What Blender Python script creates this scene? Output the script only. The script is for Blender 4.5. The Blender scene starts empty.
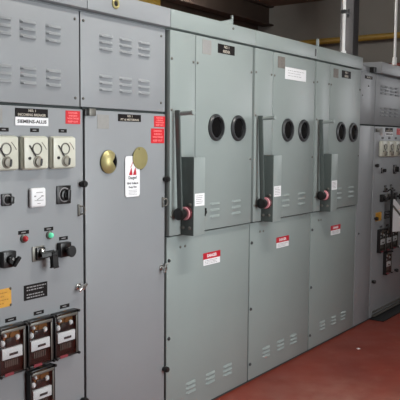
import bpy, bmesh, math, random
from mathutils import Vector, Matrix
random.seed(7)
S = bpy.context.scene
COL = S.collection
PI = math.pi

# ------------------------------------------------------------------ materials
def lin(c):
    c = c / 255.0
    return c / 12.92 if c <= 0.04045 else ((c + 0.055) / 1.055) ** 2.4

def rgb(r, g, b):
    return (lin(r), lin(g), lin(b), 1.0)

def mat(name, c, rough=0.5, metal=0.0, var=0.06, scale=6.0, bump=0.0, spec=0.5, emit=None, es=0.0, coat=0.0):
    m = bpy.data.materials.new(name); m.use_nodes = True
    nt = m.node_tree; b = nt.nodes['Principled BSDF']
    b.inputs['Roughness'].default_value = rough
    b.inputs['Metallic'].default_value = metal
    b.inputs['Specular IOR Level'].default_value = spec
    b.inputs['Coat Weight'].default_value = coat
    tc = nt.nodes.new('ShaderNodeTexCoord')
    nz = nt.nodes.new('ShaderNodeTexNoise'); nz.inputs['Scale'].default_value = scale
    nz.inputs['Detail'].default_value = 5
    nt.links.new(tc.outputs['Object'], nz.inputs['Vector'])
    rp = nt.nodes.new('ShaderNodeValToRGB')
    rp.color_ramp.elements[0].position = 0.3; rp.color_ramp.elements[1].position = 0.7
    rp.color_ramp.elements[0].color = tuple(x * (1 - var) for x in c[:3]) + (1,)
    rp.color_ramp.elements[1].color = tuple(min(1, x * (1 + var)) for x in c[:3]) + (1,)
    nt.links.new(nz.outputs['Fac'], rp.inputs['Fac'])
    nt.links.new(rp.outputs['Color'], b.inputs['Base Color'])
    if bump:
        n2 = nt.nodes.new('ShaderNodeTexNoise'); n2.inputs['Scale'].default_value = scale * 12
        bp = nt.nodes.new('ShaderNodeBump'); bp.inputs['Strength'].default_value = bump
        bp.inputs['Distance'].default_value = 0.002
        nt.links.new(tc.outputs['Object'], n2.inputs['Vector'])
        nt.links.new(n2.outputs['Fac'], bp.inputs['Height'])
        nt.links.new(bp.outputs['Normal'], b.inputs['Normal'])
    if emit:
        b.inputs['Emission Color'].default_value = emit
        b.inputs['Emission Strength'].default_value = es
    return m

M = {}
M['grey'] = mat('light_grey_enamel', rgb(142, 145, 148), 0.42, var=0.025, scale=2.5, bump=0.02)
M['green'] = mat('green_grey_enamel', rgb(143, 152, 150), 0.40, var=0.025, scale=2.5, bump=0.02)
M['gasket'] = mat('door_gasket', rgb(58, 64, 64), 0.8)
M['mech'] = mat('shade_darkened_enamel', rgb(80, 88, 86), 0.45, var=0.03)  # darkened enamel: shade on the box sides and lever put into the colour
M['black'] = mat('black_plastic', rgb(30, 29, 29), 0.35)
M['soft'] = mat('black_rubber', rgb(30, 30, 31), 0.75)
M['plate'] = mat('engraved_black_plate', rgb(28, 24, 24), 0.6, spec=0.15)
M['white'] = mat('white_plastic', rgb(236, 236, 238), 0.4, var=0.02)
M['paper'] = mat('white_paper', rgb(238, 238, 240), 0.7, var=0.02)
M['cream'] = mat('cream_meter_case', rgb(206, 206, 192), 0.35, var=0.04, scale=20)
M['creamd'] = mat('meter_dial', rgb(222, 222, 212), 0.5, var=0.03)
M['chrome'] = mat('bright_metal', rgb(200, 198, 194), 0.25, metal=0.9)
M['steel'] = mat('dull_steel', rgb(120, 118, 112), 0.45, metal=0.6)
M['brass'] = mat('brass_cover', rgb(176, 166, 116), 0.42, metal=0.55, var=0.08, scale=14)
M['red'] = mat('red_label', rgb(204, 32, 42), 0.5, var=0.05)
M['redtxt'] = mat('pale_red_lettering', rgb(245, 140, 140), 0.6)
M['danger'] = mat('dark_red_label', rgb(190, 30, 48), 0.5)
M['ink'] = mat('black_ink', rgb(40, 40, 42), 0.6)
M['greyink'] = mat('grey_ink', rgb(150, 148, 150), 0.6)
M['silver'] = mat('silver_lettering', rgb(190, 182, 168), 0.5)
M['yellow'] = mat('yellow_label', rgb(216, 160, 58), 0.5, var=0.08, scale=30)
M['yellowink'] = mat('faded_label_ink', rgb(176, 120, 40), 0.6)
M['ghost'] = mat('faded_sticker', rgb(145, 144, 141), 0.6, var=0.04, scale=50)
M['ghostd'] = mat('brown_sticker', rgb(118, 112, 106), 0.6, var=0.15, scale=60)
M['glassblk'] = mat('dark_glass', rgb(16, 17, 19), 0.08, spec=0.6)
M['bezel'] = mat('viewport_bezel', rgb(52, 54, 56), 0.35)
M['hubred'] = mat('red_hub_disc_sheen', rgb(222, 150, 158), 0.3)  # red disc paled to pink, its reflection put into the colour
M['hubdark'] = mat('dark_red_ring', rgb(84, 32, 38), 0.4)
M['maroon'] = mat('maroon_relay_case', rgb(27, 22, 22), 0.35)
M['gold'] = mat('copper_disc', rgb(150, 108, 66), 0.35, metal=0.6)
M['redtag'] = mat('relay_red_tag', rgb(132, 50, 60), 0.5)
M['lampred'] = mat('red_lens', rgb(190, 60, 66), 0.25, emit=rgb(220, 40, 40), es=0.05)
M['lampgreen'] = mat('green_lens', rgb(120, 220, 180), 0.25, emit=rgb(90, 235, 180), es=0.3)
M['pipey'] = mat('yellow_pipe_paint', rgb(156, 126, 46), 0.5, var=0.12, scale=4)
M['piper'] = mat('red_pipe_paint', rgb(140, 60, 56), 0.5)
M['cond'] = mat('galvanised_conduit', rgb(248, 249, 250), 0.35)
M['column'] = mat('grey_column_paint', rgb(92, 92, 95), 0.6)
M['wall'] = mat('grey_wall_paint', rgb(132, 130, 125), 0.8, var=0.06, scale=1.2)
M['wallb'] = mat('brown_wall', rgb(94, 80, 70), 0.9, var=0.1, scale=2)
M['ceil'] = mat('brown_ceiling', rgb(128, 112, 97), 0.9, var=0.08, scale=1.5)
M['beam'] = mat('dark_beam', rgb(76, 63, 55), 0.8)
M['frame'] = mat('window_frame_paint', rgb(190, 190, 186), 0.5)
M['tubeglow'] = mat('fluorescent_tube', rgb(240, 244, 250), 0.4, emit=(1, .97, .92, 1), es=190)
M['knobgrey'] = mat('meter_knob', rgb(138, 134, 122), 0.4)
M['dust'] = mat('rust_dust', rgb(126, 106, 98), 0.9, var=0.1, scale=20)

def floor_mat():
    m = bpy.data.materials.new('red_painted_concrete'); m.use_nodes = True
    nt = m.node_tree; b = nt.nodes['Principled BSDF']
    tc = nt.nodes.new('ShaderNodeTexCoord')
    def noise(sc, det):
        n = nt.nodes.new('ShaderNodeTexNoise'); n.inputs['Scale'].default_value = sc
        n.inputs['Detail'].default_value = det; nt.links.new(tc.outputs['Object'], n.inputs['Vector']); return n
    def ramp(n, p0, c0, p1, c1):
        r = nt.nodes.new('ShaderNodeValToRGB')
        r.color_ramp.elements[0].position = p0; r.color_ramp.elements[0].color = c0
        r.color_ramp.elements[1].position = p1; r.color_ramp.elements[1].color = c1
        nt.links.new(n.outputs['Fac'], r.inputs['Fac']); return r
    r1 = ramp(noise(2.2, 6), 0.3, rgb(128, 54, 41), 0.7, rgb(146, 62, 46))
    r2 = ramp(noise(5.5, 8), 0.58, (0, 0, 0, 1), 0.78, (0.25, 0.25, 0.25, 1))
    mx = nt.nodes.new('ShaderNodeMixRGB'); mx.inputs['Color2'].default_value = rgb(176, 132, 116)
    nt.links.new(r2.outputs['Color'], mx.inputs['Fac']); nt.links.new(r1.outputs['Color'], mx.inputs['Color1'])
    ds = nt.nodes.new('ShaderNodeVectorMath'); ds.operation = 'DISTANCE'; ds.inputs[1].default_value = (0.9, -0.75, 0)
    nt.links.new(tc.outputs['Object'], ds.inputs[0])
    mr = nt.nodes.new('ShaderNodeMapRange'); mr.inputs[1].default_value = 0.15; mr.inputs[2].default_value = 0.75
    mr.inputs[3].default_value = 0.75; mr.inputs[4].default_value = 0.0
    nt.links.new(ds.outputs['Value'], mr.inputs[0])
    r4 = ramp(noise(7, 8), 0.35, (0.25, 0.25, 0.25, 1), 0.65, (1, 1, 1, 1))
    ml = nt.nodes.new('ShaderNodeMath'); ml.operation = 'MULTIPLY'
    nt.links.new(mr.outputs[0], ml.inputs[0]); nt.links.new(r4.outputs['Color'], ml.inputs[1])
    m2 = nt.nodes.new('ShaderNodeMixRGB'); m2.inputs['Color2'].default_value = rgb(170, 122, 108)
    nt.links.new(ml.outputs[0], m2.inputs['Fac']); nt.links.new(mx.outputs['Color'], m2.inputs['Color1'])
    nt.links.new(m2.outputs['Color'], b.inputs['Base Color'])
    r3 = ramp(noise(4, 5), 0.3, (0.34, 0.34, 0.34, 1), 0.7, (0.5, 0.5, 0.5, 1))
    nt.links.new(r3.outputs['Color'], b.inputs['Roughness'])
    return m
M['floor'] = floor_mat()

def glass_mat():
    m = bpy.data.materials.new('clear_glass_cover'); m.use_nodes = True
    nt = m.node_tree; out = nt.nodes['Material Output']
    nt.nodes.remove(nt.nodes['Principled BSDF'])
    t = nt.nodes.new('ShaderNodeBsdfTransparent'); t.inputs['Color'].default_value = (0.94, 0.95, 0.95, 1)
    g = nt.nodes.new('ShaderNodeBsdfGlossy'); g.inputs['Roughness'].default_value = 0.05
    lw = nt.nodes.new('ShaderNodeLayerWeight'); lw.inputs['Blend'].default_value = 0.15
    f = nt.nodes.new('ShaderNodeMath'); f.operation = 'MULTIPLY_ADD'; f.inputs[1].default_value = 0.5; f.inputs[2].default_value = 0.02
    nt.links.new(lw.outputs['Facing'], f.inputs[0])
    mx = nt.nodes.new('ShaderNodeMixShader')
    nt.links.new(f.outputs[0], mx.inputs[0]); nt.links.new(t.outputs[0], mx.inputs[1])
    nt.links.new(g.outputs[0], mx.inputs[2]); nt.links.new(mx.outputs[0], out.inputs['Surface'])
    return m
M['glass'] = glass_mat()

# ------------------------------------------------------------------ mesh tools
class MB:
    def __init__(s): s.bm = bmesh.new()
    def box(s, x0, x1, y0, y1, z0, z1, bev=0.0, seg=2):
        t = bmesh.new()
        bmesh.ops.create_cube(t, size=1.0)
        for v in t.verts:
            v.co = Vector(((x0 + x1) / 2 + v.co.x * (x1 - x0), (y0 + y1) / 2 + v.co.y * (y1 - y0), (z0 + z1) / 2 + v.co.z * (z1 - z0)))
        if bev: bmesh.ops.bevel(t, geom=list(t.edges), offset=bev, segments=seg, affect='EDGES', profile=0.5)
        s.merge(t); return s
    def merge(s, t):
        me = bpy.data.meshes.new('tmp'); t.to_mesh(me); t.free()
        s.bm.from_mesh(me); bpy.data.meshes.remove(me)
    def lathe(s, o, axis, prof, n=28):
        """prof: (radius, distance along axis) pairs"""
        a = Vector(axis).normalized(); o = Vector(o)
        u = a.orthogonal().normalized(); w = a.cross(u)
        rings = []
        for r, d in prof:
            if r < 1e-6: rings.append([s.bm.verts.new(o + a * d)])
            else: rings.append([s.bm.verts.new(o + a * d + (u * math.cos(2 * PI * k / n) + w * math.sin(2 * PI * k / n)) * r) for k in range(n)])
        for p, q in zip(rings, rings[1:]):
            for k in range(n):
                k2 = (k + 1) % n
                if len(p) == 1 and len(q) == 1: continue
                if len(p) == 1: s.bm.faces.new((p[0], q[k2], q[k]))
                elif len(q) == 1: s.bm.faces.new((p[k], p[k2], q[0]))
                else: s.bm.faces.new((p[k], p[k2], q[k2], q[k]))
        return s
    def cyl(s, p0, p1, r, n=20, r1=None, bev=0.0):
        p0 = Vector(p0); p1 = Vector(p1); L = (p1 - p0).length
        r1 = r if r1 is None else r1
        pr = [(0, 0), (r - bev, 0), (r, bev), (r1, L - bev), (r1 - bev, L), (0, L)] if bev else [(0, 0), (r, 0), (r1, L), (0, L)]
        return s.lathe(p0, p1 - p0, pr, n)
    def prism(s, pts, y0, y1):
        """outline in x,z extruded along y"""
        a = [s.bm.verts.new((x, y0, z)) for x, z in pts]; b = [s.bm.verts.new((x, y1, z)) for x, z in pts]
        s.bm.faces.new(a); s.bm.faces.new(b[::-1]); n = len(pts)
        for k in range(n): s.bm.faces.new((a[k], b[k], b[(k + 1) % n], a[(k + 1) % n]))
        return s
    def bar(s, p0, p1, w, d, bev=0.0):
        """rectangular bar, w across x-ish, d across the other way"""
        p0 = Vector(p0); p1 = Vector(p1); a = (p1 - p0).normalized()
        u = Vector((1, 0, 0)) if abs(a.x) < 0.9 else Vector((0, 0, 1))
        u = (u - a * u.dot(a)).normalized(); v = a.cross(u)
        t = bmesh.new(); bmesh.ops.create_cube(t, size=1.0); L = (p1 - p0).length; c = (p0 + p1) / 2
        for q in t.verts: q.co = c + u * q.co.x * w + v * q.co.y * d + a * q.co.z * L
        if bev: bmesh.ops.bevel(t, geom=list(t.edges), offset=bev, segments=2, affect='EDGES', profile=0.5)
        s.merge(t); return s
    def tube(s, pts, r, n=16):
        pts = [Vector(p) for p in pts]; rings = []
        u = None
        for i, p in enumerate(pts):
            d = (pts[min(i + 1, len(pts) - 1)] - pts[max(i - 1, 0)]).normalized()
            u = d.orthogonal().normalized() if u is None else (u - d * u.dot(d)).normalized()
            w = d.cross(u)
            rings.append([s.bm.verts.new(p + (u * math.cos(2 * PI * k / n) + w * math.sin(2 * PI * k / n)) * r) for k in range(n)])
        for a, b in zip(rings, rings[1:]):
            for k in range(n): s.bm.faces.new((a[k], a[(k + 1) % n], b[(k + 1) % n], b[k]))
        s.bm.faces.new(rings[0][::-1]); s.bm.faces.new(rings[-1]); return s
    def torus(s, o, R, r, n=32, m=10, sx=1.0):
        """ring lying in the x,z plane"""
        o = Vector(o); g = []
        for k in range(n):
            a = 2 * PI * k / n
            g.append([s.bm.verts.new(o + Vector((math.cos(a) * (R + r * math.cos(b)), r * math.sin(b), math.sin(a) * (R + r * math.cos(b))))) for b in [2 * PI * j / m for j in range(m)]])
        for k in range(n):
            for j in range(m):
                s.bm.faces.new((g[k][j], g[(k + 1) % n][j], g[(k + 1) % n][(j + 1) % m], g[k][(j + 1) % m]))
        return s
    def louvre(s, xc, zc, w, h, y, d):
        """pressed louvre hood: bulges from the sheet, open at its lower edge"""
        secs = []
        for t, k in ((-1, 0), (-.80, 1), (.80, 1), (1, 0)):
            row = [s.bm.verts.new((xc + t * w / 2, y - 0.0002 - d * k * f, zc + h / 2 - h * g)) for f, g in ((0, 0), (.5, .40), (1, .80), (1, 1), (.94, 1.02), (0, .70))]
            row.append(s.bm.verts.new((xc + t * w / 2, y + 0.0008, zc + h * .1)))
            secs.append(row)
        for p, q in zip(secs, secs[1:]):
            for j in range(6): s.bm.faces.new((p[j], q[j], q[j + 1], p[j + 1]))
        return s
    def build(s, name, m, parent=None, smooth=True):
        bm = s.bm
        bmesh.ops.recalc_face_normals(bm, faces=list(bm.faces))
        if parent is not None:
            r = parent
            off = Vector((0, 0, 0))
            while r is not None: off += r.location; r = r.parent
            bmesh.ops.translate(bm, verts=list(bm.verts), vec=-off)
        me = bpy.data.meshes.new(name); bm.to_mesh(me); bm.free()
        if smooth:
            me.shade_smooth()
            me.set_sharp_from_angle(angle=math.radians(35))
        me.materials.append(M[m] if isinstance(m, str) else m)
        o = bpy.data.objects.new(name, me); COL.objects.link(o)
        if parent is not None: o.parent = parent
        return o

def tag(o, label, cat, group=None, kind=None):
    if label: o['label'] = label
    if cat: o['category'] = cat
    if group: o['group'] = group
    if kind: o['kind'] = kind
    return o

def empty(name, loc, label, cat, group=None):
    o = bpy.data.objects.new(name, None); COL.objects.link(o); o.location = loc
    o.empty_display_size = 0.1
    return tag(o, label, cat, group)

def struct(o): o['kind'] = 'structure'; return o

def text_into(mb, body, cx, cz, w, h, y, bold=0.0, depth=0.0006):
    """lettering facing -y, fitted into w x h around cx, cz"""
    cu = bpy.data.curves.new('t', 'FONT'); cu.body = body; cu.align_x = 'CENTER'; cu.align_y = 'CENTER'
    cu.size = 1; cu.resolution_u = 2; cu.extrude = 0.0; cu.offset = bold
    ob = bpy.data.objects.new('t', cu); COL.objects.link(ob)
    bpy.context.view_layer.update()
    me = bpy.data.meshes.new_from_object(ob.evaluated_get(bpy.context.evaluated_depsgraph_get()))
    xs = [v.co.x for v in me.vertices]; ys = [v.co.y for v in me.vertices]
    sx = w / (max(xs) - min(xs)); sz = h / (max(ys) - min(ys)); mx = (max(xs) + min(xs)) / 2; my = (max(ys) + min(ys)) / 2
    t = bmesh.new(); t.from_mesh(me)
    for v in t.verts: v.co = Vector((cx + (v.co.x - mx) * sx, y, cz + (v.co.y - my) * sz))
    ex = bmesh.ops.extrude_face_region(t, geom=list(t.faces))
    for v in ex['geom']:
        if isinstance(v, bmesh.types.BMVert): v.co.y -= depth
    mb.merge(t)
    bpy.data.objects.remove(ob); bpy.data.curves.remove(cu); bpy.data.meshes.remove(me)
    return mb

def fine_print(mb, x0, x1, z0, z1, rows, y, fill=0.45):
    """rows of small print, word by word"""
    dz = (z1 - z0) / rows
    for r in range(rows):
        z = z1 - dz * (r + 0.5); x = x0
        end = x1 - random.uniform(0, 0.25) * (x1 - x0)
        while x < end:
            w = min(random.uniform(0.06, 0.16) * (x1 - x0), end - x)
            mb.box(x, x + w, y - 0.0005, y, z - dz * fill / 2, z + dz * fill / 2); x += w + 0.035 * (x1 - x0)
    return mb

def sticker(parent, x0, x1, z0, z1, y, m, name='label', thick=0.0012):
    return MB().box(x0, x1, y - thick, y, z0, z1).build(name, m, parent, smooth=False)

# ------------------------------------------------------------------ small hardware
def bolt(parent, x, z, y, r=0.007, m='steel', h=0.006):
    return MB().lathe((x, y, z), (0, -1, 0), [(r, 0), (r, h * 0.5), (r * 0.6, h), (0, h)], 14).build('bolt', m, parent)

def hinge_knob(parent, x, z, y, r=0.017):
    return MB().lathe((x, y, z), (0, -1, 0), [(r * 0.7, 0), (r * 0.7, 0.012), (r, 0.014), (r, 0.030), (r * 0.8, 0.036), (0, 0.037)], 20).build('hinge_knob', 'black', parent)

def tee_latch(parent, x, z, y, s=1.0, m='chrome', ang=0.5):
    h = MB()
    h.lathe((x, y, z), (0, -1, 0), [(0.015 * s, 0), (0.015 * s, 0.006), (0.008 * s, 0.008), (0.008 * s, 0.028), (0.011 * s, 0.03), (0.011 * s, 0.04), (0, 0.042)], 18)
    dx, dz = math.cos(ang) * 0.026 * s, math.sin(ang) * 0.026 * s
    h.bar((x - dx, y - 0.034, z - dz), (x + dx, y - 0.034, z + dz), 0.011 * s, 0.012 * s, 0.003 * s)
    return h.build('latch_handle', m, parent)

def hasp(parent, x, z, y):
    h = MB().box(x - 0.016, x - 0.006, y - 0.008, y, z - 0.03, z + 0.03, 0.002)
    h.tube([(x - 0.008, y - 0.006, z + 0.022), (x + 0.006, y - 0.018, z + 0.018), (x + 0.013, y - 0.022, z), (x + 0.006, y - 0.018, z - 0.018), (x - 0.008, y - 0.006, z - 0.022)], 0.004, 8)
    return h.build('padlock_hasp', 'steel', parent)

def strip_label(parent, x, z, y, w=0.055, h=0.017):
    p = sticker(parent, x - w / 2, x + w / 2, z - h / 2, z + h / 2, y, 'plate', 'name_strip', 0.002)
    fine_print(MB(), x - w * .25, x + w * .25, z - h * .3, z + h * .3, 1, y - 0.002, 0.5).build('lettering', 'greyink', p)
    return p

def meter(parent, x, z, y, s=0.152):
    """square switchboard meter: rounded cream case, round dial, pointer, setting knob"""
    h = s / 2; x -= 0.026
    c = MB().box(x - h, x + h, y - 0.030, y, z - h, z + h, 0.013, 3)
    c.box(x - h * .93, x + h * .93, y - 0.036, y - 0.026, z - h * .93, z + h * .93, 0.006)
    case = c.build('panel_meter', 'cream', parent)
    f = y - 0.036
    MB().torus((x + 0.002, f - 0.002, z + 0.018), 0.025, 0.0032).build('dial_ring', 'steel', case)
    MB().cyl((x + 0.002, f, z + 0.018), (x + 0.002, f - 0.0015, z + 0.018), 0.024).build('dial_face', 'cream', case)
    n = MB()
    n.bar((x - 0.042, f - 0.003, z + 0.034), (x - 0.008, f - 0.006, z - 0.016), 0.004, 0.003)
    n.build('pointer', 'ink', case)
    k = MB().lathe((x + 0.006, f, z - 0.040), (0, -1, 0), [(0.027, 0), (0.027, 0.003), (0.022, 0.005), (0.020, 0.012), (0.015, 0.014), (0, 0.014)], 24)
    k.build('setting_knob', 'knobgrey', case)
    MB().bar((x + 0.013, f - 0.014, z - 0.058), (x + 0.017, f - 0.014, z - 0.026), 0.010, 0.006, 0.002).build('knob_pointer', 'maroon', case)
    MB().cyl((x - 0.041, f + 0.001, z - 0.024), (x - 0.041, f - 0.004, z - 0.024), 0.007, 14).build('zero_screw', 'black', case)
    a = MB()
    pts = [(x + 0.030 + 0.030 * math.sin(t), f - 0.001, z + 0.048 - 0.03 * t) for t in [0, .3, .6, .9, 1.1]]
    a.tube(pts, 0.0015, 6)
    a.build('scale_line', 'knobgrey', case)
    return case

def relay(parent, x, z, y, w=0.152, h=0.222):
    """draw-out protective relay behind a glass front"""
    x -= 0.026; z += 0.004
    a, b = w / 2, h / 2; d = 0.034
    c = MB()
    t = 0.009
    c.box(x - a, x - a + t, y - d, y, z - b, z + b, 0.003); c.box(x + a - t, x + a, y - d, y, z - b, z + b, 0.003)
    c.box(x - a + t, x + a - t, y - d, y, z - b, z - b + t, 0.003); c.box(x - a + t, x + a - t, y - d, y, z + b - t, z + b, 0.003)
    c.box(x - a + t * .6, x + a - t * .6, y - 0.012, y, z - b + t * .6, z + b - t * .6)
    case = c.build('protective_relay', 'black', parent)
    g = MB().box(x - a + t, x + a - t, y - d - 0.003, y - d + 0.003, z + b - 0.026, z + b - 0.012, 0.002)
    g.box(x + a - t * 1.9, x + a - t * 1.1, y - d - 0.002, y - d + 0.003, z - b + t, z + b - 0.028, 0.001)
    g.build('cover_lip', 'steel', case)
    MB().box(x - a + t * 1.05, x + a - t * 2, y - 0.018, y - 0.010, z - b + t * 1.05, z + b * 0.50, 0.003).build('relay_block', 'maroon', case)
    dk = MB().lathe((x + 0.004, y - 0.012, z + b * .60), (0, -1, 0), [(0.046, 0), (0.046, 0.006), (0.012, 0.007), (0.012, 0.012), (0, 0.012)], 28)
    dk.build('induction_disc', 'gold', case)
    MB().box(x - 0.030, x + 0.026, y - 0.026, y - 0.012, z + b * .16, z + b * .52, 0.004).build('magnet', 'black', case)
    for dx, dz in ((-0.047, 0.34), (0.034, 0.46), (-0.036, 0.64)):
        r = 0.0125 if dz < .6 else 0.009
        MB().lathe((x + dx, y - 0.012, z + b * dz), (0, -1, 0), [(r, 0), (r, 0.012), (r * .6, 0.018), (0, 0.019)], 16).build('contact_stud', 'white', case)
    np = MB().box(x - a * .74, x + a * .74, y - 0.030, y - 0.018, z - b * .32, z + b * .12, 0.001).build('relay_nameplate', 'white', case)
    MB().box(x - 0.018, x + 0.030, y - 0.0308, y - 0.0298, z - b * .20, z - b * .10).build('lettering', 'ink', case)
    s = MB()
    for k in range(7): s.box(x - 0.036 + k * 0.011, x - 0.031 + k * 0.011, y - 0.024, y - 0.017, z - b * .66, z - b * .40)
    s.build('terminal_fin', 'steel', case)
    MB().box(x - a * .62, x + a * .02, y - d - 0.002, y - d + 0.006, z - b + 0.001, z - b + t * 1.5).build('red_tag', 'redtag', case)
    MB().box(x - a + t * .8, x + a - t * .8, y - d + 0.001, y - d + 0.002, z - b + t * .8, z + b - 0.02).build('glass_cover', 'glass', case)
    for dx, dz in ((-1, 1), (1, 1), (-1, -1), (1, -1)):
        MB().cyl((x + dx * (a - .004), y - d + .01, z + dz * (b - .006)), (x + dx * (a - .004), y - d - 0.012, z + dz * (b - .006)), 0.007, 12, bev=0.002).build('cover_stud', 'black', case)
    return case

def rotary_switch(parent, x, z, y, s=0.088):
    h = s / 2
    p = MB().box(x - h, x + h, y - 0.008, y, z - h, z + h, 0.003).build('rotary_switch', 'black', parent)
    MB().torus((x, y - 0.009, z), h * .74, 0.003).build('dial_ring', 'greyink', p)
    k = MB().lathe((x, y - 0.008, z), (0, -1, 0), [(h * .62, 0), (h * .58, 0.012), (h * .40, 0.014), (h * .38, 0.022), (0, 0.022)], 24)
    k.bar((x + 0.003, y - 0.030, z - h * .6), (x + 0.006, y - 0.030, z + h * .6), 0.020, 0.024, 0.005)
    k.build('knob', 'black', p)
    return p

def block_switch(parent, x, z, y, s=0.070, kind='disc'):
    h = s / 2; x -= 0.010
    p = MB().box(x - h, x + h, y - 0.030, y, z - h, z + h, 0.005)
    p = p.build('control_switch', 'black', parent)
    if kind == 'disc':
        k = MB().lathe((x, y - 0.036, z - 0.004), (0, -1, 0), [(s * .16, -.008), (s * .16, s * .30), (s * .38, s * .34), (s * .40, s * .46), (s * .32, s * .52), (0, s * .53)], 24)
        k.build('knob', 'soft', p)
    elif kind == 'lever':
        k = MB().lathe((x, y - 0.036, z), (0, -1, 0), [(0.020, 0), (0.018, 0.012), (0, 0.012)], 20)
        k.bar((x + 0.006, y - 0.045, z - 0.03), (x + 0.024, y - 0.066, z + 0.014), 0.020, 0.014, 0.005)
        k.build('knob', 'soft', p)
        MB().cyl((x, y - 0.047, z + 0.004), (x, y - 0.052, z + 0.004), 0.006, 12).build('screw', 'chrome', p)
    return p

def pistol_switch(parent, x, z, y):
    p = MB().box(x - 0.043, x + 0.030, y - 0.006, y, z - 0.034, z + 0.036, 0.002).build('pistol_grip_switch', 'steel', parent)
    MB().box(x - 0.026, x + 0.026, y - 0.018, y - 0.005, z - 0.028, z + 0.030, 0.004).build('escutcheon', 'black', p)
    MB().lathe((x, y - 0.018, z + 0.012), (0, -1, 0), [(0.014, 0), (0.014, 0.01), (0.009, 0.014), (0, 0.015)], 18).build('hub', 'chrome', p)
    k = MB().bar((x - 0.012, y - 0.036, z - 0.004), (x + 0.046, y - 0.052, z + 0.002), 0.017, 0.022, 0.005)
    k.bar((x + 0.042, y - 0.052, z + 0.008), (x + 0.044, y - 0.056, z - 0.062), 0.020, 0.022, 0.006)
    k.cyl((x, y - 0.016, z), (x, y - 0.044, z), 0.010, 14)
    k.build('grip', 'black', p)
    return p

def pilot_light(parent, x, z, y, m):
    p = MB().lathe((x, y, z), (0, -1, 0), [(0.019, 0), (0.019, 0.008), (0.014, 0.012), (0.013, 0.010), (0, 0.010)], 22).build('pilot_light', 'steel', parent)
    MB().lathe((x, y - 0.010, z), (0, -1, 0), [(0.013, 0), (0.012, 0.010), (0.007, 0.016), (0, 0.018)], 18).build('lens', m, p)
    return p

def white_meter(parent, x, z, y):
    p = MB().box(x - 0.047, x + 0.044, y - 0.020, y, z - 0.045, z + 0.045, 0.010, 3).build('white_counter', 'white', parent)
    t = MB()
    t.box(x - 0.016, x + 0.022, y - 0.0208, y - 0.0195, z + 0.022, z + 0.025)
    t.box(x - 0.028, x - 0.018, y - 0.0208, y - 0.0195, z + 0.004, z + 0.010); t.box(x + 0.014, x + 0.026, y - 0.0208, y - 0.0195, z + 0.004, z + 0.010)
    t.bar((x - 0.012, y - 0.020, z - 0.010), (x + 0.014, y - 0.020, z + 0.004), 0.003, 0.002)
    t.box(x - 0.026, x + 0.026, y - 0.0208, y - 0.0195, z - 0.014, z - 0.0115); t.box(x - 0.010, x + 0.008, y - 0.0208, y - 0.0195, z - 0.028, z - 0.025)
    t.build('scale_mark', 'greyink', p)
    return p

def red_label(parent, x0, x1, z0, z1, y):
    p = sticker(parent, x0, x1, z0, z1, y, 'red', 'warning_label')
    t = MB(); w = x1 - x0; h = z1 - z0; c = (x0 + x1) / 2
    text_into(t, 'DANGER', c, z1 - h * .16, w * .62, h * .12, y - 0.0012, 0.02)
    text_into(t, 'HIGH', c, z1 - h * .38, w * .55, h * .13, y - 0.0012, 0.02)
    text_into(t, 'VOLTAGE', c, z1 - h * .58, w * .78, h * .13, y - 0.0012, 0.02)
    text_into(t, 'KEEP OUT', c, z1 - h * .82, w * .7, h * .14, y - 0.0012, 0.02)
    t.build('lettering', 'redtxt', p)
    return p

def nameplate(parent, x0, x1, z0, z1, y, lines, m='silver'):
    p = sticker(parent, x0, x1, z0, z1, y, 'plate', 'nameplate', 0.003)
    t = MB(); h = z1 - z0; w = x1 - x0
    n = len(lines)
    for i, (s, frac) in enumerate(lines):
        text_into(t, s, (x0 + x1) / 2, z1 - h * (i + .5) / n, w * frac, h / n * .62, y - 0.003, 0.02)
    t.build('lettering', m, p)
    return p

def brand_plate(parent, x0, x1, z0, z1, y):
    p = sticker(parent, x0, x1, z0, z1, y, 'white', 'maker_plate', 0.003)
    t = MB(); text_into(t, 'SIEMENS-ALLIS', (x0 + x1) / 2, (z0 + z1) / 2, (x1 - x0) * .88, (z1 - z0) * .42, y - 0.003, 0.03)
    t.build('lettering', 'ink', p); return p

def louvre_block(mb, xc, zc, w, y, pitch=0.032, h=0.017, d=0.013, n=3):
    for k in range(n): mb.louvre(xc, zc + ((n - 1) / 2 - k) * pitch, w, h, y, d)

DEPTH = 1.42
ZT = 2.285
def carcass(root, x0, x1, m, cap=True, capdepth=0.03):
    MB().box(x0 + .001, x1 - .001, 0.024, DEPTH, 0.0, 2.296).build('body', m, root, smooth=False)
    MB().box(x0 + .003, x1 - .003, 0.018, 0.0238, 0.03, 2.29).build('door_gasket', 'gasket', root, smooth=False)
    MB().box(x0 + .002, x1 - .002, 0.008, 0.0238, 0.0, 0.012).build('base_channel', 'gasket', root, smooth=False)
    if cap:
        c = MB().box(x0 + .0012, x1 - .0012, -capdepth, DEPTH + .005, 2.2965, 2.398, 0.004)
        return c.build('top_cap', m, root)

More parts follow.
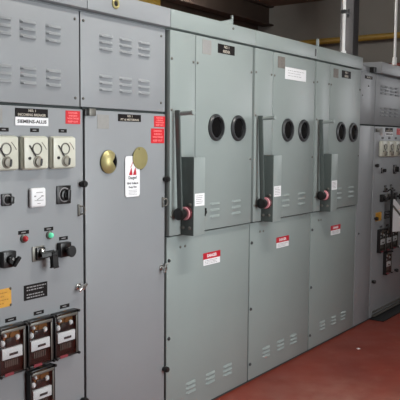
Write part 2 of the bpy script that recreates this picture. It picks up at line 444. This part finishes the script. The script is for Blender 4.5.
# ------------------------------------------------------------------ fused switch cabinets (three alike)
def switch_cabinet(x0, label, extra, W=0.909):
    root = empty('switchgear_cabinet', (x0, 0, 0), label, 'cabinet', 'green-grey switch cabinets with operating levers')
    m = 'green'; F = -0.026; e = W - .909
    capo = carcass(root, x0, x0 + W, m)
    # fixed strip and upper door, proud of the cabinet
    MB().box(x0 + .001, x0 + .240, F, 0.0178, 1.122, ZT, 0.004).build('fixed_panel', m, root)
    d = MB().box(x0 + .245, x0 + .882 + e, F, 0.0178, 1.122, ZT, 0.004)
    for xc in (.452, .698): louvre_block(d, x0 + xc, 1.242, 0.105, F, pitch=0.039, h=0.015, d=0.010)
    d.build('upper_door', m, root)
    l = MB().box(x0 + .007, x0 + .902 + e, -0.001, 0.0178, 0.016, 1.112, 0.003)
    for xc in (.247, .457, .655): louvre_block(l, x0 + xc, 0.166, 0.100, -0.001, pitch=0.028, h=0.014, d=0.010)
    l.build('lower_door', m, root)
    # viewing ports
    for xc in (.456, .706):
        p = MB().lathe((x0 + xc, F + .001, 1.750), (0, -1, 0), [(0.083, 0), (0.083, 0.010), (0.076, 0.018), (0.066, 0.018), (0.062, 0.006), (0.062, 0.003)], 40).build('viewing_port', 'bezel', root)
        MB().cyl((x0 + xc, F - .0005, 1.750), (x0 + xc, F - .004, 1.750), 0.064, 36).build('glass', 'glassblk', p)
    # operating mechanism box with lever
    bx0, bx1 = x0 + .103, x0 + .215
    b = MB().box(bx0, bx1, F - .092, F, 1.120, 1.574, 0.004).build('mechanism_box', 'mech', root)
    MB().box(bx0 + .001, bx1 - .001, F - .0945, F - .0922, 1.121, 1.573, 0.001).build('unshaded_front', m, b)  # added door-coloured sheet keeps the front light beside the shade-darkened sides
    for yy, zz in ((-.095, 1.30), (-.092, 1.165), (-.045, 1.165)):
        MB().lathe((bx0, yy, zz), (-1, 0, 0), [(0.010, 0), (0.010, 0.004), (0.005, 0.008), (0, 0.008)], 14).build('bolt', 'steel', b)
    hx, hy, hz = x0 + .1029, -.072, 1.250
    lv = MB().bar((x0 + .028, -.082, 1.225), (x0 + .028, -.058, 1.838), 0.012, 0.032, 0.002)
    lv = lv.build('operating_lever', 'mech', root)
    g = MB().cyl((x0 + .036, -.060, 1.818), (x0 + .036, -.158, 1.824), 0.0125, 18, bev=0.003)
    g.cyl((x0 + .036, -.150, 1.823), (x0 + .036, -.168, 1.825), 0.016, 18, bev=0.004)
    g.build('grip', m, lv)
    k = MB().lathe((x0 - .014, hy, hz), (1, 0, 0), [(0, 0.030), (0.026, 0.030), (0.034, 0.035), (0.035, 0.040), (0.035, 0.062), (0.028, 0.066), (0.024, 0.090)], 30)
    k.build('hub', 'black', lv)
    MB().cyl((x0 + .076, hy, hz), (x0 + .088, hy, hz), 0.038, 32, bev=0.004).build('red_disc', 'hubred', lv)
    MB().cyl((x0 + .0882, hy, hz), (hx - .0002, hy, hz), 0.041, 32, bev=0.003).build('pivot_boss', 'hubdark', lv)
    # notice on the box front
    s = sticker(root, bx0 + .010, bx1 - .008, 1.292, 1.364, F - .0946, 'paper', 'notice')
    fine_print(MB(), bx0 + .020, bx1 - .02, 1.302, 1.356, 5, F - .0958, .35).build('lettering', 'greyink', s)
    # latch on the upper door
    tee_latch(root, x0 + .303, 1.240, F, 0.95, 'black', 1.35)
    # screws
    for xs, zs in ((.014, 2.126), (.218, 2.125), (.260, 2.124), (.862 + e, 2.119), (.014, 1.84), (.862 + e, 1.55), (.014, 1.235)):
        bolt(root, x0 + xs, zs, F, 0.008)
    for zs in (.976, .516, .128): bolt(root, x0 + .026, zs, -0.001, 0.011, 'bezel', 0.010)
    for xs in (.135, .180): bolt(root, x0 + xs, 1.043, -0.001, 0.008, 'steel')
    # danger label
    p = sticker(root, x0 + .371, x0 + .552, .896, .934, -0.001, 'paper', 'danger_label')
    hd = sticker(root, x0 + .367, x0 + .556, .934, .974, -0.001, 'danger', 'danger_label_header')
    text_into(MB(), 'DANGER', x0 + .462, .954, .105, .020, -0.0022, 0.03).build('lettering', 'paper', hd)
    fine_print(MB(), x0 + .385, x0 + .54, .901, .929, 3, -0.0022, .35).build('lettering', 'greyink', p)
    # cap end slot and lifting stub
    extra(root, x0, F)
    return root

def extra_c(root, x0, F):
    s = sticker(root, x0 + .307, x0 + .400, 2.184, 2.268, F, 'ghost', 'faded_sticker')
    fine_print(MB(), x0 + .315, x0 + .392, 2.192, 2.262, 7, F - .0012, .3).build('lettering', 'greyink', s)
    nameplate(root, x0 + .470, x0 + .655, 2.206, 2.262, F, [('NO. 1', .30), ('FEEDER', .42)])
    st = MB().box(x0 + .628, x0 + .640, -.026, -.012, 2.3982, 2.455, .002); st.prism([(x0 + .50, 2.3982), (x0 + .628, 2.3982), (x0 + .628, 2.43)], -.022, -.016)
    st.build('lifting_lug', 'green', root)
    bolt(root, x0 + .632, 2.372, -.03, .008)

def extra_d(root, x0, F):
    s = sticker(root, x0 + .303, x0 + .404, 2.182, 2.262, F, 'ghostd', 'faded_sticker')
    p = sticker(root, x0 + .408, x0 + .728, 2.112, 2.197, F, 'paper', 'notice_card', .002)
    fine_print(MB(), x0 + .45, x0 + .70, 2.13, 2.185, 3, F - .002, .16).build('lettering', 'greyink', p)
    MB().box(x0 + .862, x0 + .882, -.032, -.0295, 2.318, 2.372).build('cap_slot', 'black', root)

def extra_e(root, x0, F):
    s = sticker(root, x0 + .297, x0 + .390, 2.184, 2.256, F, 'ghostd', 'faded_sticker')
    nameplate(root, x0 + .458, x0 + .630, 2.196, 2.255, F, [('NO. 3', .30), ('FEEDER', .42)])
    MB().box(x0 + .012, x0 + .032, -.026, -.008, 2.3982, 2.455, .003).build('lifting_lug', 'green', root)

switch_cabinet(0.0, 'green-grey switch cabinet with black nameplate, right beside the light grey door with brass covers', extra_c)
switch_cabinet(0.909, 'middle green-grey switch cabinet with a white notice card at the top of its door', extra_d, .905)
switch_cabinet(1.815, 'farthest green-grey switch cabinet, beside the thin white conduit standing on its top', extra_e, .880)

# ------------------------------------------------------------------ control cabinets
def control_cabinet(x0, x1, gx, label, near):
    """gx: x of the middle meter; everything on the door is placed from it"""
    root = empty('control_cabinet', (x0, 0, 0), label, 'cabinet', 'control cabinets with meters and relays')
    m = 'grey'
    carcass(root, x0, x1, m, capdepth=0.03 if near else 0.05)
    c = MB().box(x0 + .006, x1 - (.027 if near else .004), -0.0, 0.0178, 1.828, ZT, 0.003)
    if near: xs = (gx - .335, gx - .178, gx - .038, gx + .112)
    else: xs = (gx - .225, gx - .118, gx + .02, gx + .15)
    for xc in xs:
        louvre_block(c, xc, 2.157, 0.092, 0.0); louvre_block(c, xc, 1.953, 0.092, 0.0)
    c.build('vented_cover', m, root)
    MB().box(x0 + .010, x1 - .007, -0.0, 0.0178, 0.016, 1.815, 0.003).build('door', m, root)
    for k in (-1, 0, 1):
        meter(root, gx + .172 * k, 1.607, 0)
        strip_label(root, gx - .006 + .172 * k, 1.709, 0, .05)
    # plates
    nameplate(root, gx - .115, gx + .073, 1.768, 1.806, 0, [('NO. 1', .22), ('INCOMING BREAKER', .86)])
    brand_plate(root, gx - .117, gx + .075, 1.729, 1.766, 0)
    red_label(root, gx + .185, gx + .281, 1.743, 1.806, 0)
    g = sticker(root, gx - .26, gx - .185, 1.735, 1.800, 0, 'ghost', 'faded_sticker')
    # meters, switches, lights
    rotary_switch(root, gx - .172, 1.402, 0, .054)
    if near: white_meter(root, gx - .001, 1.402, 0)
    rotary_switch(root, gx + .166, 1.405, 0)
    pilot_light(root, gx - .078, 1.220, 0, 'lampred' if near else 'black'); strip_label(root, gx - .077, 1.248, 0, .06)
    pilot_light(root, gx + .074, 1.220, 0, 'lampgreen' if near else 'black'); strip_label(root, gx + .072, 1.249, 0)
    strip_label(root, gx + .165, 1.195, 0)
    block_switch(root, gx - .168, 1.140, 0, .072, 'lever')
    pistol_switch(root, gx + .012, 1.140, 0)
    block_switch(root, gx + .166, 1.143, 0, .070, 'disc')
    # yellow notice and engraved plate
    y0 = gx - .30
    yl = sticker(root, y0, gx - .152, .925, 1.008, 0, 'yellow', 'yellow_notice')
    fine_print(MB(), y0 + .012, gx - .168, .935, .998, 4, -.0012, .3).build('lettering', 'yellowink', yl)
    for zz in (.930, 1.004): bolt(root, gx - .156, zz, -.001, .006)
    pl = sticker(root, gx - .080, gx + .058, .933, 1.003, 0, 'plate', 'engraved_plate', .003)
    t = MB()
    fine_print(t, gx - .066, gx + .054, .972, .998, 2, -.003, .42); fine_print(t, gx - .066, gx + .054, .938, .964, 2, -.003, .42)
    t.build('lettering', 'greyink', pl)
    # relays
    for k in (-1, 0, 1):
        relay(root, gx + .016 + .163 * k, .728, 0); strip_label(root, gx + .006 + .163 * k, .8625, 0, .06)
    relay(root, gx + .024, .492, 0); strip_label(root, gx + .014, .612, 0)
    # door hardware
    e = x1 if near else x0
    hinge_knob(root, (x1 - .023) if near else x0 + .05, 1.452, 0)
    hinge_knob(root, (x1 - .023) if near else x0 + .05, .360, 0)
    if near:
        hasp(root, x1 - .030, 1.323, 0)
        tee_latch(root, x1 - .046, .944, 0, 1.15, 'chrome', .5)
        for zz in (2.243, 1.868): bolt(root, x1 - .056, zz, 0, .007)
    else:
        hinge_knob(root, x0 + .07, .955, 0)
        hinge_knob(root, gx + .25, .385, 0)
        MB().box(x0 + .03, x0 + .11, -.012, 0, 1.765, 1.795, .003).build('hinge_plate', 'steel', root)
        r = MB().box(x0 + .06, x1 - .02, -.030, .007, .022, .038, .002); r.box(x0 + .06, x1 - .02, -.016, .007, .060, .072, .002)
        r.build('truck_rail', 'steel', root)
    return root

control_cabinet(-1.43, -0.649, -.955, 'nearest light grey control cabinet with three cream meters and relays, cut by the left edge', True)
control_cabinet(3.062, 4.02, 3.452, 'farthest dim grey control cabinet at the right edge behind the white pouch', False)

# ------------------------------------------------------------------ light grey cabinet with brass covered ports
root = empty('switchgear_cabinet', (-.649, 0, 0), 'light grey cabinet with two brass disc covers and a hanging danger tag on its door', 'cabinet')
carcass(root, -.649, 0.0, 'grey')
c = MB().box(-.668, -.012, 0, .0178, 1.828, ZT, .003)
for xc in (-.492, -.343, -.195):
    louvre_block(c, xc, 2.157, 0.095, 0.0); louvre_block(c, xc, 1.955, 0.095, 0.0)
c.build('vented_cover', 'grey', root)
MB().box(-.641, -.012, 0, .0178, .016, 1.815, .003).build('door', 'grey', root)
for i, (px, cx, cz) in enumerate(((-.470, -.478, 1.556), (-.235, -.235, 1.572))):
    p = MB().lathe((px, 0, 1.556 if i == 0 else 1.565), (0, -1, 0), [(0.058, 0), (0.058, 0.004), (0.052, 0.006), (0.050, 0.002)], 36).build('viewing_port', 'bezel', root)
    MB().cyl((px, .0005, 1.556 if i == 0 else 1.565), (px, -.003, 1.556 if i == 0 else 1.565), .052, 32).build('glass', 'glassblk', p)
    cv = MB()
    if i == 0:   # domed cover turned a little aside, leaving a dark crescent at its right edge
        pts = []
        R = .060
        cut = .040
        for k in range(40):
            a = 2 * PI * k / 40
            x, z = R * math.cos(a), R * math.sin(a)
            d = math.hypot(x - .074, z - .004)
            if d < .046:
                f = (.046 - d); x -= f * 1.25
            pts.append((cx + x, cz + z))
        cv.prism(pts, -.0070, -.0090)
        mx_, mz_ = cx - .008, cz
        rows = []
        for q in (1.0, .95, .8, .6, .4, .2):
            rows.append([cv.bm.verts.new((mx_ + (x - mx_) * q, -.0090 - .026 * (1 - q * q), mz_ + (z - mz_) * q)) for x, z in pts])
        for p_, q_ in zip(rows, rows[1:]):
            for k in range(40): cv.bm.faces.new((p_[k], p_[(k + 1) % 40], q_[(k + 1) % 40], q_[k]))
        cv.bm.faces.new(rows[-1])
    else:
        cv.lathe((cx, -.0075, cz), (0, -1, 0), [(0, 0), (.060, 0), (.060, .003), (0, .004)], 40)
    cv.build('swing_cover', 'brass', root)
    MB().cyl((cx - .01, -.009, cz + .048), (cx - .01, -.0145, cz + .048), .005, 12).build('pivot_rivet', 'brass', root)
nameplate(root, -.402, -.223, 1.766, 1.803, 0, [('NO. 1', .22), ('PT & METERING', .80)])
red_label(root, -.109, -.012, 1.742, 1.802, 0)
red_label(root, -.135, -.020, 1.652, 1.7335, 0)
s = sticker(root, -.556, -.471, 1.724, 1.795, 0, 'ghost', 'faded_sticker')
hb = MB().box(-.651, -.628, -.014, 0, 1.785, 1.818, .003).build('hinge_block', 'black', root)
MB().box(-.618, -.572, -.010, 0, 1.786, 1.822, .002).build('hinge_plate', 'steel', root)
for zz in (1.449, .348): hinge_knob(root, -.019, zz, 0)
hasp(root, -.024, 1.319, 0)
tee_latch(root, -.046, .946, 0, 1.0, 'chrome', 1.2)
MB().box(-.024, -.012, -.018, 0, .915, .965, .003).build('latch_keeper', 'steel', root)
for xs, zs in ((-.648, 2.244), (-.652, 1.869), (-.049, 2.244), (-.049, 1.876)): bolt(root, xs, zs, 0, .007)
e = MB().torus((-.452, -.032, 2.352), .020, .007, 28, 10)
e.build('lifting_eye', 'brass', root)
MB().cyl((-.452, -.0295, 2.352), (-.452, -.032, 2.352), .018, 24).build('eye_hole', 'black', root)

# narrow filler cabinet beyond the switch cabinets
root = empty('switchgear_cabinet', (2.695, 0, 0), 'narrow dim grey filler cabinet with a small black nameplate, second from the right edge', 'cabinet')
carcass(root, 2.695, 3.062, 'grey', cap=False)
MB().box(2.698, 3.060, .03, DEPTH, 2.2965, 2.350, .004).build('top_cap', 'grey', root)
MB().box(2.701, 3.056, 0, .0178, 1.828, ZT, .003).build('upper_cover', 'grey', root)
MB().box(2.701, 3.056, 0, .0178, .016, 1.815, .003).build('door', 'grey', root)
nameplate(root, 2.815, 2.980, 2.231, 2.258, 0, [('AUX 2', .6)])
bolt(root, 2.90, 2.17, 0, .008); bolt(root, 2.765, 2.08, 0, .007)
bolt(root, 2.765, .85, 0, .010, 'black')
MB().box(2.985, 3.045, -.012, .029, 2.300, 2.345).build('cap_end_shade', 'black', root)  # black box stands in for the shaded end of the next cap

# ------------------------------------------------------------------ loose things by the cabinets
# danger tag hanging under the right brass cover
tg = empty('danger_tag', (-.293, -.012, 1.366), 'white danger tag with red triangle hanging under the right brass cover', 'tag')
pts = [(-.352, 1.376), (-.342, 1.366), (-.245, 1.366), (-.235, 1.376), (-.235, 1.572), (-.245, 1.583), (-.342, 1.583), (-.352, 1.572)]
MB().prism(pts, -.0055, -.003).build('card', 'paper', tg, smooth=False)
t = MB()
for a in (0, 1):
    cx = -.308 + .032 * a
    t.prism([(cx - .015, 1.482), (cx + .013, 1.482), (cx + .006, 1.520), (cx + .002, 1.520)], -.0063, -.0055)
t.prism([(-.312, 1.522), (-.306, 1.522), (-.290, 1.552), (-.294, 1.552)], -.0063, -.0055)
t.build('red_symbol', 'danger', tg, smooth=False)
t = MB()
text_into(t, 'Danger!', -.293, 1.466, .066, .022, -.0055, .02)
text_into(t, 'High Voltage', -.293, 1.437, .090, .016, -.0055, .03)
text_into(t, 'Keep Out', -.293, 1.417, .062, .014, -.0055, .03)
t.build('lettering', 'ink', tg, smooth=False)
fine_print(MB(), -.325, -.252, 1.374, 1.404, 4, -.0055, .3).build('small_print', 'greyink', tg)

# white pouch hanging on the far control cabinet
po = empty('document_pouch', (3.42, -.10, .81), 'white document pouch with black edge hanging on the farthest cabinet at the right edge', 'pouch')
pts = [(3.292, .822), (3.620, .800), (3.620, .985), (3.345, 1.130), (3.292, 1.100)]
MB().prism(pts, -.112, -.098).build('sleeve', 'paper', po, smooth=False)
MB().box(3.262, 3.292, -.116, -.096, .800, 1.222, .003).build('edge_strip', 'black', po)
MB().bar((3.300, -.1135, 1.068), (3.600, -.1135, .915), .022, .004).build('flap_seam', 'steel', po)
MB().tube([(3.288, -.106, 1.205), (3.296, -.080, 1.225), (3.312, -.050, 1.205), (3.318, -.004, 1.20)], .006, 10).build('hanging_strap', 'soft', po)

# conduits on the cabinet tops
cd = empty('conduit', (2.415, .03, 2.399), 'bright white vertical conduit standing on top of the farthest switch cabinet', 'conduit', 'white conduits rising from the cabinet tops')
MB().cyl((2.415, .03, 2.405), (2.415, .03, 3.855), .0125, 20).build('tube', 'cond', cd)
MB().lathe((2.415, .03, 2.3985), (0, 0, 1), [(.028, 0), (.028, .01), (.022, .012), (.022, .03), (0.012, .03)], 20).build('fitting', 'cond', cd)
k = MB().box(2.380, 2.452, .010, .050, 2.735, 2.765, .004); k.box(2.44, 2.54, .03, .05, 2.745, 2.758, .002)
k.bar((2.51, .04, 2.72), (2.53, .04, 2.79), .012, .012)
k.build('clamp', 'bezel', cd)
cd = empty('conduit', (3.685, .06, 2.399), 'white vertical conduit on top of the farthest control cabinet, near the right edge', 'conduit', 'white conduits rising from the cabinet tops')
MB().cyl((3.685, .06, 2.50), (3.685, .06, 3.855), .0125, 20).build('tube', 'cond', cd)
MB().cyl((3.685, .06, 2.43), (3.685, .06, 2.505), .021, 20, bev=.003).build('coupling', 'cond', cd)
MB().lathe((3.685, .06, 2.3985), (0, 0, 1), [(.026, 0), (.026, .01), (.018, .014), (.018, .035), (0, .035)], 20).build('fitting', 'piper', cd)

# black mat in front of the far cabinet
mt = MB().box(3.08, 4.1, -.135, .002, 0.0005, .012, .004).build('rubber_mat', 'soft')
tag(mt, 'black rubber strip mat on the red floor below the farthest cabinet', 'mat')
# paint chip on the floor
ch = MB().prism([(2.12, -.296), (2.146, -.302), (2.152, -.284), (2.13, -.276)], 0, 1)
for v in ch.bm.verts: v.co = Vector((v.co.x, v.co.z, .0005 if v.co.y == 0 else .005))
tag(ch.build('paper_scrap', 'paper', smooth=False), 'tiny white scrap lying on the red floor before the switch cabinets', 'scrap')

# ------------------------------------------------------------------ setting
H = 3.86
XL, XR, YF, YB = -5.0, 7.0, -2.95, 3.65
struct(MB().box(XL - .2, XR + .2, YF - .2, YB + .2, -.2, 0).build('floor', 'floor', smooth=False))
struct(MB().box(XL - .2, XR + .2, YF - .2, YB + .2, H, H + .2).build('ceiling', 'ceil', smooth=False))
struct(MB().box(XL - .2, XR + .2, YB, YB + .2, 0, H).build('wall_back', 'wallb', smooth=False))
struct(MB().box(XL - .2, XL, YF, YB, 0, H).build('wall_left', 'wallb', smooth=False))

WX0, WX1, WZ0, WZ1 = -0.9, 0.6, 0.6, 3.0          # big front window behind the camera
w = MB()
w.box(XL - .2, WX0, YF - .2, YF, 0, H); w.box(WX1, XR + .2, YF - .2, YF, 0, H)
w.box(WX0, WX1, YF - .2, YF, 0, WZ0); w.box(WX0, WX1, YF - .2, YF, WZ1, H)
struct(w.build('wall_front', 'wallb', smooth=False))
RY0, RY1, RZ0, RZ1 = -2.8, -1.2, 2.0, 3.3          # high window in the end wall
w = MB()
w.box(XR, XR + .2, YF, RY0, 0, H); w.box(XR, XR + .2, RY1, YB, 0, H)
w.box(XR, XR + .2, RY0, RY1, 0, RZ0); w.box(XR, XR + .2, RY0, RY1, RZ1, H)
struct(w.build('wall_right', 'wall', smooth=False))

def window(name, box, axis):
    f = MB(); a0, a1, z0, z1, p = box; t = .05
    def bx(u0, u1, v0, v1):
        if axis == 'x': f.box(u0, u1, p - .06, p, v0, v1)
        else: f.box(p, p + .06, u0, u1, v0, v1)
    bx(a0, a0 + t, z0, z1); bx(a1 - t, a1, z0, z1); bx(a0 + t, a1 - t, z0, z0 + t); bx(a0 + t, a1 - t, z1 - t, z1)
    n = 3
    for k in range(1, n):
        u = a0 + (a1 - a0) * k / n; bx(u - .02, u + .02, z0 + t, z1 - t)
    o = struct(f.build(name, 'frame', smooth=False))
    g = MB()
    if axis == 'x': g.box(a0 + t, a1 - t, p - .035, p - .03, z0 + t, z1 - t)
    else: g.box(p + .03, p + .035, a0 + t, a1 - t, z0 + t, z1 - t)
    g.build('pane', 'glass', o, smooth=False)
window('window_1', (WX0, WX1, WZ0, WZ1, YF - .08), 'x')
window('window_2', (RY0, RY1, RZ0, RZ1, XR + .08), 'y')

# roof beams and services
for i, (y0, y1, z0) in enumerate(((3.35, 3.55, 3.55),)):
    b = MB().box(XL, XR, y0, y1, z0, z0 + .02); b.box(XL, XR, y0, y1, H - .02, H); b.box(XL, XR, y0 + .09, y0 + .11, z0 + .02, H - .02)
    struct(b.build('trim_%d' % (i + 1), 'beam', smooth=False))
cl = MB().box(5.30, 5.47, 1.214, 1.392, 0, H, .004)
cl = struct(cl.build('column', 'column'))
yp = empty('pipe', (6.86, 1.0, 3.21), 'yellow painted pipe running horizontally along the far end wall', 'pipe')
MB().tube([(6.86, YB, 3.21), (6.86, YF, 3.21)], .045, 20).build('tube', 'pipey', yp)
rp = empty('pipe', (6.88, 1.0, 2.79), 'thin dull red pipe low along the far end wall', 'pipe')
MB().tube([(6.88, YB, 2.79), (6.88, YF, 2.79)], .030, 16).build('tube', 'piper', rp)
for yy in (3.0, -1.0):
    MB().box(6.86, XR - .002, yy - .02, yy + .02, 3.15, 3.166, .002).build('pipe_bracket', 'bezel', yp)
    MB().box(6.88, XR - .002, yy - .02, yy + .02, 2.748, 2.762, .002).build('pipe_bracket', 'bezel', rp)
ry = empty('pipe', (1.87, 1.6, 0), 'yellow pipe rising behind the cabinets, seen at the top edge left of centre', 'pipe')
MB().cyl((1.87, 1.6, 0), (1.87, 1.6, H), .028, 18).build('tube', 'pipey', ry)
MB().tube([(1.87, 1.6, 2.895), (1.0, 1.6, 2.895)], .034, 16).build('branch', 'pipey', ry)
def strip_light(x, y, label):
    lf = empty('ceiling_light', (x, y, H), label, 'light', 'fluorescent strip lights')
    MB().box(x - .75, x + .75, y - .08, y + .08, H - .07, H, .01).build('housing', 'frame', lf)
    MB().cyl((x - .72, y, H - .095), (x + .72, y, H - .095), .02, 14).build('lamp_tube', 'tubeglow', lf)
strip_light(3.7, 2.8, 'unseen fluorescent strip light added on the ceiling behind the farthest cabinets')  # added fixture out of view, brightens the end wall
strip_light(1.7, 2.8, 'unseen fluorescent strip light added on the ceiling behind the middle cabinets')  # second added fixture out of view, also lifts back wall and ceiling
strip_light(0.1, -1.4, 'fluorescent strip light on the ceiling over the aisle')

# ------------------------------------------------------------------ light
def area(name, loc, rot, sx, sy, power, col):
    l = bpy.data.lights.new(name, 'AREA'); l.shape = 'RECTANGLE'; l.size = sx; l.size_y = sy
    l.energy = power; l.color = col
    o = bpy.data.objects.new(name, l); COL.objects.link(o); o.location = loc; o.rotation_euler = rot
    return o
area('daylight_front', ((WX0 + WX1) / 2, YF - .17, (WZ0 + WZ1) / 2), (PI / 2, 0, 0), WX1 - WX0 - .05, WZ1 - WZ0 - .05, 115, (.95, .98, 1))
area('daylight_end', (XR + .17, (RY0 + RY1) / 2, (RZ0 + RZ1) / 2), (PI / 2, 0, PI / 2), RY1 - RY0 - .05, RZ1 - RZ0 - .05, 32, (.97, .97, 1))
wd = bpy.data.worlds.new('world'); S.world = wd; wd.use_nodes = True
wd.node_tree.nodes['Background'].inputs[0].default_value = (.8, .88, 1, 1)
wd.node_tree.nodes['Background'].inputs[1].default_value = 0.4

# ------------------------------------------------------------------ camera
yaw, pit, rol = 0.9463925864304132, -0.08371882019326121, 0.007633872953602054
fw = Vector((math.sin(yaw) * math.cos(pit), math.cos(yaw) * math.cos(pit), math.sin(pit)))
r = Vector((math.cos(yaw), -math.sin(yaw), 0)); u = r.cross(fw)
r2 = r * math.cos(rol) + u * math.sin(rol); u2 = u * math.cos(rol) - r * math.sin(rol)
cam = bpy.data.cameras.new('camera'); cam.sensor_width = 36; cam.lens = 700 / 400 * 36; cam.clip_start = .05
co = bpy.data.objects.new('camera', cam); COL.objects.link(co)
mw = Matrix((r2, u2, -fw)).transposed().to_4x4(); mw.translation = Vector((-3.1158875, -2.4841362, 1.6646556))
co.matrix_world = mw
S.camera = co
S.view_settings.view_transform = 'Standard'; S.view_settings.look = 'None'
S.view_settings.gamma = 1; S.view_settings.exposure = 0.15; S.view_settings.use_curve_mapping = False
